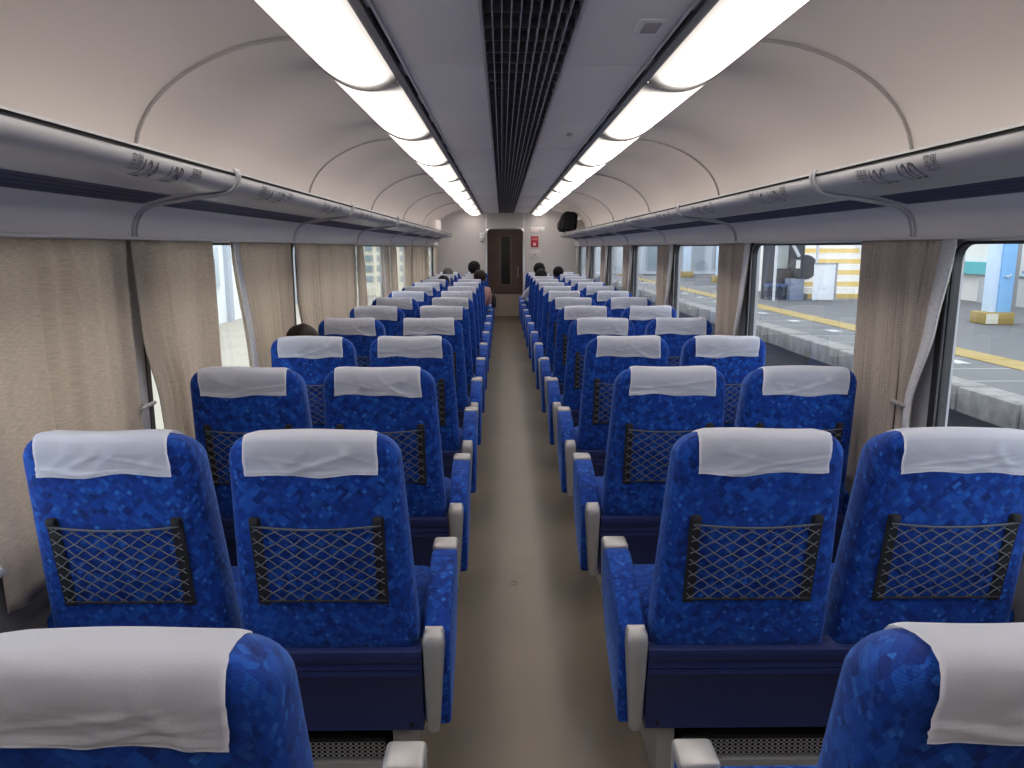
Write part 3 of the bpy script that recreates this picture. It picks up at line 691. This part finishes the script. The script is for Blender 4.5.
for s, side in ((-1, 'left'), (1, 'right')):
    proto = make_unit(s)
    for r in range(14):
        t = proto if r == 0 else copy_tree(proto)
        t.location = (s*UX+(0.006 if s < 0 else 0), 0.757+r-(0.012 if r == 0 else 0), 0)
        t['group'] = f'blue double seats {side} of the aisle'
        if r == 0: t['label'] = f'blue double seat {side} of the aisle, nearest the camera, cut by the photo edge'
        elif r < 8: t['label'] = f'blue double seat {side} of the aisle, {ords[r]} row from the camera'
        elif r == 13: t['label'] = f'blue double seat {side} of the aisle, nearest the end wall'
        else: t['label'] = f'blue double seat {side} of the aisle, {ords[13-r]} row from the end wall'
        q = 0
        for ch in t.children:
            if ch.name.startswith('seat_back'):
                for g in ch.children:
                    if g.name.startswith('headrest_cover'): g.data = MB_COV[(r*2+q+(s > 0)*3+r//3) % 6]; q += 1

# ------------------------------------------------------------------ passengers (seen from behind, over the seat backs)
def cl(name, c, r=0.85): return mat(name, c, r, 0, 0.1, 25, 0.2, 300, spec=0.15)
SKIN = mat('skin', (0.50, 0.30, 0.22), 0.5)
def person(label, x, y, hx, top, hair, coat, trousers, group, elbow=None, big=1.0, hy=0.0, shoes=None):
    """seated, facing +y; hx/top place the crown of the head"""
    t = thing('person', label, 'person', (x, y, 0), group)
    pel = Vector((0, 0.10, 0.55)); neck = Vector((hx*0.9, -0.02+hy, top-0.235)); head = Vector((hx, 0.005+hy, top-0.115))
    sp1 = pel.lerp(neck, 0.38)+Vector((0, -0.045, 0)); sp2 = pel.lerp(neck, 0.78)+Vector((0, -0.03, 0))
    V, E, R = [], [], []
    def add(p, r, par=None):
        V.append(tuple(p)); R.append(r)
        if par is not None: E.append((par, len(V)-1))
        return len(V)-1
    p0 = add(pel, (0.15, 0.11)); a = add(sp1, (0.14, 0.105), p0); c = add(sp2, (0.15, 0.10), a); n = add(neck, (0.052, 0.052), c)
    h1 = add(head+Vector((0, 0.012, -0.05)), (0.066, 0.072), n); h2 = add(head+Vector((0, 0, 0.03)), (0.078, 0.09), h1); add(head+Vector((0, -0.005, 0.085)), (0.055, 0.062), h2)
    hands = []
    for sg in (-1, 1):
        sh = add(sp2+Vector((sg*0.155, 0, 0.03)), (0.056, 0.058), c)
        el = Vector((sg*0.205, 0.14, 0.66)) if not (elbow and elbow[0] == sg) else Vector(elbow[1])
        e = add(el, (0.046, 0.046), sh); wr = Vector((sg*0.12, 0.36, 0.64)); w = add(wr, (0.03, 0.034), e)
        hp = wr+Vector((-sg*0.03, 0.07, -0.01)); add(hp, (0.036, 0.022), w); hands.append((sg, wr, hp))
        hip = add(pel+Vector((sg*0.095, 0.05, -0.01)), (0.088, 0.085), p0); kn = add((sg*0.11, 0.50, 0.53), (0.066, 0.066), hip)
        an = add((sg*0.11, 0.53, 0.10), (0.042, 0.045), kn); add((sg*0.115, 0.66, 0.045), (0.042, 0.034), an)
    me = bpy.data.meshes.new('person_body'); me.from_pydata(V, E, []); me.update()
    o = bpy.data.objects.new('tmp', me); C.objects.link(o)
    sk = o.modifiers.new('s', 'SKIN'); sk.use_smooth_shade = True; sb = o.modifiers.new('u', 'SUBSURF'); sb.levels = 2; sb.render_levels = 2
    for i, r in enumerate(R): me.skin_vertices[0].data[i].radius = r
    me.skin_vertices[0].data[0].use_root = True
    bpy.context.view_layer.update()
    ev = bpy.data.meshes.new_from_object(o.evaluated_get(bpy.context.evaluated_depsgraph_get())); bpy.data.objects.remove(o)
    b = B(); b.from_mesh(ev); bpy.data.meshes.remove(ev)
    for sg, wr, hp in hands:
        d = (hp-wr).normalized(); sd = Vector((sg, 0, 0))
        for k, (off, L) in enumerate(((0.024, 0.062), (0.008, 0.074), (-0.008, 0.07), (-0.022, 0.055))):
            q = hp+sd*off+d*0.015; tube(b, [q, q+d*L*0.5, q+d*L*0.85+Vector((0, 0, -0.012)), q+d*L+Vector((0, 0, -0.024))], [0.0095, 0.009, 0.008, 0.006], 6)
        q = hp-sd*0.028-d*0.02; tube(b, [q, q-sd*0.022+d*0.02, q-sd*0.028+d*0.045], [0.011, 0.010, 0.007], 6)
    hc = head
    ell(b, hc+Vector((0, 0.092, -0.01)), (0.012, 0.02, 0.022), 8, 6)              # nose
    for sg in (-1, 1): ell(b, hc+Vector((sg*0.083, 0.0, -0.012)), (0.012, 0.02, 0.032), 8, 6)   # ears
    for f in b.faces:
        z = f.calc_center_median(); f.material_index = 2 if z.z > neck.z-0.01+0.03 or (z.y > 0.375 and 0.58 < z.z < 0.7 and abs(z.x) < 0.14 and z.z > 0.6) else 1 if (z.z < 0.56 and (z.y > 0.2 or z.z < 0.5)) else 0
    obj('person_body', b, [coat, trousers, SKIN], t, ang=3)
    b = B(); ell(b, hc+Vector((0, -0.022, 0.025)), (0.094*big, 0.105*big, 0.098*big), 18, 12)
    bmesh.ops.delete(b, geom=[v for v in b.verts if v.co.y > hc.y+0.06 and v.co.z < hc.z+0.05], context='VERTS')
    for v in b.verts:
        f_ = math.sin(v.co.x*140+v.co.z*60)*0.002+math.sin(v.co.z*130+v.co.y*90)*0.002; v.co += (v.co-hc).normalized()*f_
    obj('hair', b, hair, t, ang=3)
    b = B()
    for sg in (-1, 1): ell(b, hc+Vector((sg*0.032, 0.078, 0.012)), (0.012, 0.008, 0.007), 8, 6)
    obj('eyes', b, DARK, t)
    b = B(); ell(b, hc+Vector((0, 0.082, -0.05)), (0.024, 0.008, 0.006), 8, 6); obj('mouth', b, mat('lips', (0.45, 0.16, 0.14), 0.5), t)
    if shoes:
        b = B()
        for sg in (-1, 1): box(b, sg*0.115-0.045, sg*0.115+0.045, 0.50, 0.75, 0.0, 0.07, 0.025, 3)
        obj('shoes', b, shoes, t)
    return t
HB, HD, HG = cl('hair_black', (0.006, 0.0055, 0.007), 0.65), cl('hair_brown', (0.016, 0.010, 0.008), 0.5), cl('hair_greying', (0.10, 0.095, 0.09), 0.6)
NAV, GRY, WHT, PNK = cl('coat_navy', (0.03, 0.04, 0.08)), cl('coat_grey', (0.2, 0.2, 0.21)), cl('shirt_pale_blue', (0.55, 0.60, 0.70)), cl('jacket_pink', (0.52, 0.30, 0.28))
TRO, TRL = cl('trousers_dark', (0.03, 0.03, 0.04)), cl('trousers_grey', (0.30, 0.29, 0.29))
pg = 'seated passengers seen from behind'
SHOE = mat('shoe_white', (0.7, 0.69, 0.68), 0.5)
person('person by the left window, only a dark crown showing above the fourth row', -1.05, 3.757+0.31, -0.15, 1.095, HD, GRY, TRO, pg, hy=0.10)
person('person with black hair sitting tallest left of the aisle near the end door', -0.55, 12.757+0.30, -0.02, 1.275, HB, NAV, TRO, pg, big=1.15)
person('person in a pink jacket leaning into the aisle on the left', -0.53, 10.757+0.30, 0.12, 1.195, HD, PNK, TRL, pg, elbow=(1, (0.245, 0.10, 0.72)), shoes=SHOE)
person('person with greying hair by the left window nearest the end wall', -1.045, 12.757+0.30, 0.02, 1.17, HG, GRY, TRO, pg, hy=0.05)
person('person with black hair slumped by the left window, head just above the seat', -1.07, 10.757+0.30, 0.12, 1.11, HB, GRY, TRO, pg, hy=0.08)
person('person with black hair right of the aisle, the farther of the two heads in line', 0.55, 12.757+0.30, 0.01, 1.25, HB, NAV, TRO, pg, big=1.1)
person('person with black hair and pale blue sleeve over the right aisle armrest', 0.53, 11.757+0.30, 0.01, 1.17, HB, WHT, TRO, pg, elbow=(-1, (-0.27, 0.12, 0.72)), big=1.08)
person('person with black hair by the right windows near the end wall', 1.05, 12.757+0.30, -0.16, 1.195, HB, GRY, TRO, pg)
o = thing('shoulder_bag', 'black shoulder bag held at the armrest by the pink-jacketed person', 'bag', (-0.205, 11.25, 0.63))
b = B(); box(b, -0.04, 0.03, -0.10, 0.12, 0.0, 0.19, 0.025, 3); obj('bag_body', b, BLACK, o)
b = B(); tube(b, [(-0.005, -0.08, 0.18), (-0.005, -0.05, 0.26), (-0.005, 0.01, 0.29), (-0.005, 0.07, 0.26), (-0.005, 0.10, 0.18)], 0.008, 6); obj('strap', b, BLACK, o)

# backpack in the end of the right rack
o = thing('backpack', 'black backpack standing at the far end of the right luggage rack', 'backpack', (1.03, 13.15, 1.772)); o.rotation_euler = (0, 0.17, 0)
PK = cl('pack_black', (0.010, 0.010, 0.012))
b = B(); P = rrect(0.30, 0.22, 0.07)
lv = [(0.0, 0.85), (0.03, 1.0), (0.13, 1.04), (0.24, 0.98), (0.31, 0.80), (0.35, 0.5), (0.362, 0.15)]; rows = []
for z, k in lv: rows.append([b.verts.new((x*k, y*k, z)) for x, y in P])
for A, Bq in zip(rows, rows[1:]):
    for i in range(len(P)): b.faces.new((A[i], A[(i+1) % len(P)], Bq[(i+1) % len(P)], Bq[i]))
b.faces.new(rows[0][::-1]); b.faces.new(rows[-1]); obj('pack_body', b, PK, o, ang=1.2)
b = B(); box(b, -0.11, 0.11, -0.165, -0.09, 0.03, 0.2, 0.035, 3); obj('front_pocket', b, PK, o)
b = B(); tube(b, [(0.03, 0.02, 0.35), (0.07, 0.02, 0.362), (0.12, 0.02, 0.33), (0.145, 0.02, 0.27)], 0.011, 6); obj('carry_handle', b, PK, o)
b = B(); box(b, -0.17, -0.125, -0.05, 0.06, 0.03, 0.16, 0.02, 2); tube(b, [(-0.16, 0, 0.04), (-0.175, 0, 0.12), (-0.15, 0, 0.2)], 0.008, 6); obj('side_pocket', b, cl('pack_mesh', (0.05, 0.05, 0.055)), o)

# ------------------------------------------------------------------ outside, right: tracks and the platform opposite
ASPH = mat('platform_asphalt', (0.105, 0.107, 0.114), 0.8, 0, 0.12, 1.5, 0.2, 40)
YEL = mat('tactile_yellow', (0.30, 0.215, 0.06), 0.7)
CONC = mat('edge_concrete', (0.20, 0.195, 0.19), 0.8, 0, 0.35, 6)
g = struct(bx('ground_right', mat('track_ballast', (0.035, 0.034, 0.033), 0.95, 0, 0.4, 12, 0.6, 30), (1.9, 5.2, -2, 60, -1.3, -1.15)))
pl = struct(bx('platform', ASPH, (5.0, 22, -2, 60, -0.25, 0.0)))
b = B(); box(b, 5.25, 5.4, -2, 60, -1.3, -0.25); obj('platform_base', b, mat('platform_base', (0.09, 0.09, 0.10), 0.9), pl)
eb = B(); box(eb, 4.93, 5.30, 0.02, 0.98, -0.26, 0.02, 0.02); em_ = mesh('edge_stone', eb, CONC)
for i in range(44): put('edge_stone', em_, pl, (rnd.uniform(-.015, .015), 2+i, rnd.uniform(-.008, .008)))
tl = B(); box(tl, 6.42, 6.92, 0.01, 0.99, 0.0, 0.012, 0.004); tm = mesh('tactile_tile', tl, YEL)
for i in range(44): put('tactile_tile', tm, pl, (0, 2+i, 0))
mk = B(); box(mk, 5.95, 6.15, 0, 0.35, 0.0, 0.006); mkm = mesh('white_mark', mk, mat('paint_white', (0.4, 0.4, 0.4), 0.7))
for i in range(16): put('white_mark', mkm, pl, (0, 4+i*1.9, 0))
tj = B(); box(tj, 5.32, 6.40, -0.006, 0.006, 0.0, 0.004); tjm = mesh('slab_joint', tj, mat('joint_pale', (0.45, 0.45, 0.46), 0.8))
for i in range(40): put('slab_joint', tjm, pl, (0, 3+i*0.9, 0))
o = thing('platform_pillar', 'sky blue steel platform pillar with yellow base seen through the nearest right window', 'pillar', (9.78, 15.0, 0))
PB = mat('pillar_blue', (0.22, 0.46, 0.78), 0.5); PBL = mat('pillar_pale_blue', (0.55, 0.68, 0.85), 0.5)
b = B(); box(b, -0.06, 0.05, -0.15, 0.15, 0.24, 3.4, 0.01); obj('flange', b, PBL, o)
b = B(); box(b, 0.05, 0.33, -0.18, 0.18, 0.24, 3.4, 0.01); obj('column', b, PB, o)
b = B(); box(b, -0.20, 0.36, -0.28, 0.28, 0.0, 0.24, 0.02); obj('base_block', b, YEL, o); bx('base_patch', mat('base_grey', (0.6, 0.58, 0.5), 0.8), (-0.21, 0.02, -0.29, -0.27, 0.02, 0.22), o)
b = B(); tube(b, [(0.12, -0.18, 0.95), (0.12, -0.24, 0.95), (0.22, -0.24, 0.98)], 0.02, 6); obj('bracket', b, CHROME, o)
o = thing('sign_post', 'grey post holding a white timetable board beside the blue pillar', 'sign post', (10.33, 15.2, 0))
bx('post', mat('post_grey', (0.28, 0.28, 0.29), 0.5), (-0.16, 0.06, -0.1, 0.1, 0, 3), o, 0.01); fbd = bx('board', WHITE, (0.06, 1.0, -0.08, 0.0, 0.95, 2.6), o, 0.01)
bx('board_frame', mat('board_blue', (0.15, 0.3, 0.55), 0.5), (0.12, 0.94, -0.085, -0.075, 1.0, 1.05), fbd)
SW = mat('station_wall', (0.70, 0.68, 0.66), 0.8, 0, 0.04, 1)
w = struct(bx('wall_station', SW, (13.5, 13.8, -2, 60, 0, 4.0)))
bx('grey_dado', mat('dado_grey', (0.40, 0.41, 0.42), 0.8), (13.35, 13.5, -2, 21, 0.0, 0.72), w); bx('turquoise_band', mat('turquoise', (0.10, 0.42, 0.46), 0.6), (13.3, 13.5, 14, 22.6, 0.78, 1.12), w)
# stairs with yellow nosings
st = struct(put('stairs_station', None)); st.location = (0, 22.2, 0)
STW = mat('stair_white', (0.74, 0.72, 0.70), 0.8); STY = mat('nosing_yellow', (0.70, 0.50, 0.17), 0.7)
for i in range(13):
    bx('stair_step', STW, (9.0, 11.6, i*0.30, 4.6, i*0.165, (i+1)*0.165), st)
    if i % 2 == 0: bx('stair_nosing', STY, (9.0, 11.6, i*0.30-0.012, i*0.30+0.02, i*0.165+0.03, (i+1)*0.165+0.004), st)
b = B(); prism(b, [(-1.6, 0.75), (-1.6, 1.1), (4.0, 3.6), (4.0, 3.25)], 'x', 11.0, 11.08); obj('stair_rail', b, mat('rail_blue', (0.14, 0.22, 0.36), 0.5), st)
bl = B(); box(bl, 10.9, 11.14, -0.12, 0.12, -0.15, 0.15, 0.02); blm = mesh('rail_block', bl, mat('block_white', (0.8, 0.8, 0.8), 0.6))
for i in range(8): put('rail_block', blm, st, (0, -1.5+i*0.5, 0.72+i*0.223))
# waiting booth with a round dark case and white panel
o = thing('waiting_booth', 'dark glazed waiting booth with pale frame seen through the second right window', 'booth', (8.35, 22.0, 0))
BF = mat('booth_frame', (0.55, 0.57, 0.62), 0.5)
bx('back_panel', mat('booth_dark', (0.06, 0.065, 0.085), 0.6), (-0.62, 0.62, 0.5, 0.55, 0, 2.3), o); bx('roof', BF, (-0.66, 0.66, -0.5, 0.55, 2.3, 2.4), o)
for xx in (-0.62, 0.56): bx('frame_post', BF, (xx, xx+0.06, -0.5, -0.44, 0, 2.3), o)
bx('dim_window', mat('booth_window', (0.40, 0.44, 0.44), 0.3), (-0.25, 0.12, 0.47, 0.50, 0.9, 1.9), o)
b = B(); prism(b, [(-0.05, 1.7), (0.35, 1.0), (0.42, 1.05), (0.02, 1.75)], 'y', -0.05, 0.0); obj('sloping_bar', b, BF, o)
bx('bench_seat', mat('bench_blue', (0.05, 0.10, 0.25), 0.5), (-0.58, -0.05, 0.0, 0.45, 0.38, 0.45), o); bx('bench_base', mat('booth_dark2', (0.05, 0.055, 0.07), 0.6), (-0.58, -0.05, 0.1, 0.4, 0, 0.38), o)
bx('litter_box', mat('booth_bluegrey', (0.20, 0.24, 0.33), 0.5), (0.0, 0.38, -0.2, 0.3, 0, 0.62), o)
b = B(); tube(b, [(0.42, -0.1, 0.95), (0.42, 0.25, 0.95)], 0.36, 20); obj('round_case', b, mat('case_dark', (0.05, 0.055, 0.07), 0.25), o)
bx('case_label', WHITE, (0.14, 0.26, -0.12, -0.105, 0.92, 1.16), o)
o = thing('notice_board', 'white standing panel with grey frame in front of the yellow-edged stairs', 'board', (9.12, 21.3, 0))
bx('panel', mat('board_pale', (0.74, 0.77, 0.82), 0.5), (-0.33, 0.27, -0.02, 0.02, 0.05, 1.05), o)
b = B(); box(b, 0.27, 0.33, -0.03, 0.03, 0, 1.08); box(b, -0.33, 0.33, -0.03, 0.03, 1.05, 1.09); obj('panel_frame', b, mat('frame_dim', (0.3, 0.3, 0.33), 0.5), o)
# pale station buildings farther on
o = thing('station_building', 'pale blue grey station building far along the platform', 'building', (10, 44, 0))
bx('facade', mat('facade_blue', (0.55, 0.60, 0.68), 0.8), (-6, 6, 0, 4, -1, 6), o)
for i in range(9): 
    f = bx('window_frame', mat('facade_trim', (0.40, 0.44, 0.50), 0.6), (-5.6+i*1.3, -4.7+i*1.3, -0.06, 0.0, 0.25, 1.7), o); bx('pane', mat('facade_pane', (0.30, 0.36, 0.42), 0.2), (-5.5+i*1.3, -4.8+i*1.3, -0.075, -0.055, 0.35, 1.6), f)
for i in range(3):
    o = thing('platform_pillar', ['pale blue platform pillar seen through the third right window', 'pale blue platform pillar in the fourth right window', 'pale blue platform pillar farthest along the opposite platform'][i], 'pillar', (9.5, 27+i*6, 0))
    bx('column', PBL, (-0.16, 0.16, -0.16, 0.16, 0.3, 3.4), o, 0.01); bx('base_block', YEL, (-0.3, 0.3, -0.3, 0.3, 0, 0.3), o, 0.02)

# ------------------------------------------------------------------ outside, left: bright yard and buildings
struct(bx('ground_left', mat('yard_concrete', (0.40, 0.37, 0.31), 0.9, 0, 0.08, 1), (-26, -1.9, -2, 60, -1.3, -1.12)))
YW = mat('yard_wall', (0.80, 0.83, 0.86), 0.8, 0, 0.03, 1)
w = struct(bx('wall_yard', YW, (-10.3, -10.0, 2, 38, -1.12, 3)))
for i in range(12):
    bx('wall_post', mat('post_blue_grey', (0.42, 0.47, 0.54), 0.6), (-10.0, -9.85, 3+i*3.0, 3.35+i*3.0, -1.12, 3), w)
    f = bx('wall_window', mat('yard_frame', (0.6, 0.64, 0.68), 0.5), (-10.0, -9.93, 4.2+i*3, 5.4+i*3, 0.1, 1.6), w); bx('pane', mat('yard_pane', (0.45, 0.52, 0.58), 0.2), (-9.94, -9.90, 4.3+i*3, 5.3+i*3, 0.2, 1.5), f)
o = thing('apartment_building', 'cream building with rows of grey-green windows outside the left windows', 'building', (-7.2, 42, -1.12))
bx('facade', mat('facade_cream', (0.70, 0.66, 0.54), 0.8), (-2.6, 3.4, 0, 5, 0, 8), o)
wf = B(); box(wf, 0, 0.42, -0.06, 0, 0, 0.36); wfm = mesh('window_frame', wf, mat('ap_frame', (0.33, 0.37, 0.36), 0.5))
wp = B(); box(wp, 0.04, 0.38, -0.075, -0.055, 0.04, 0.32); wpm = mesh('pane', wp, mat('ap_pane', (0.24, 0.31, 0.32), 0.25))
for i in range(9):
    for j in range(4):
        f = put('window_frame', wfm, o, (-2.4+i*0.64, 0, 0.75+j*0.56)); put('pane', wpm, f)
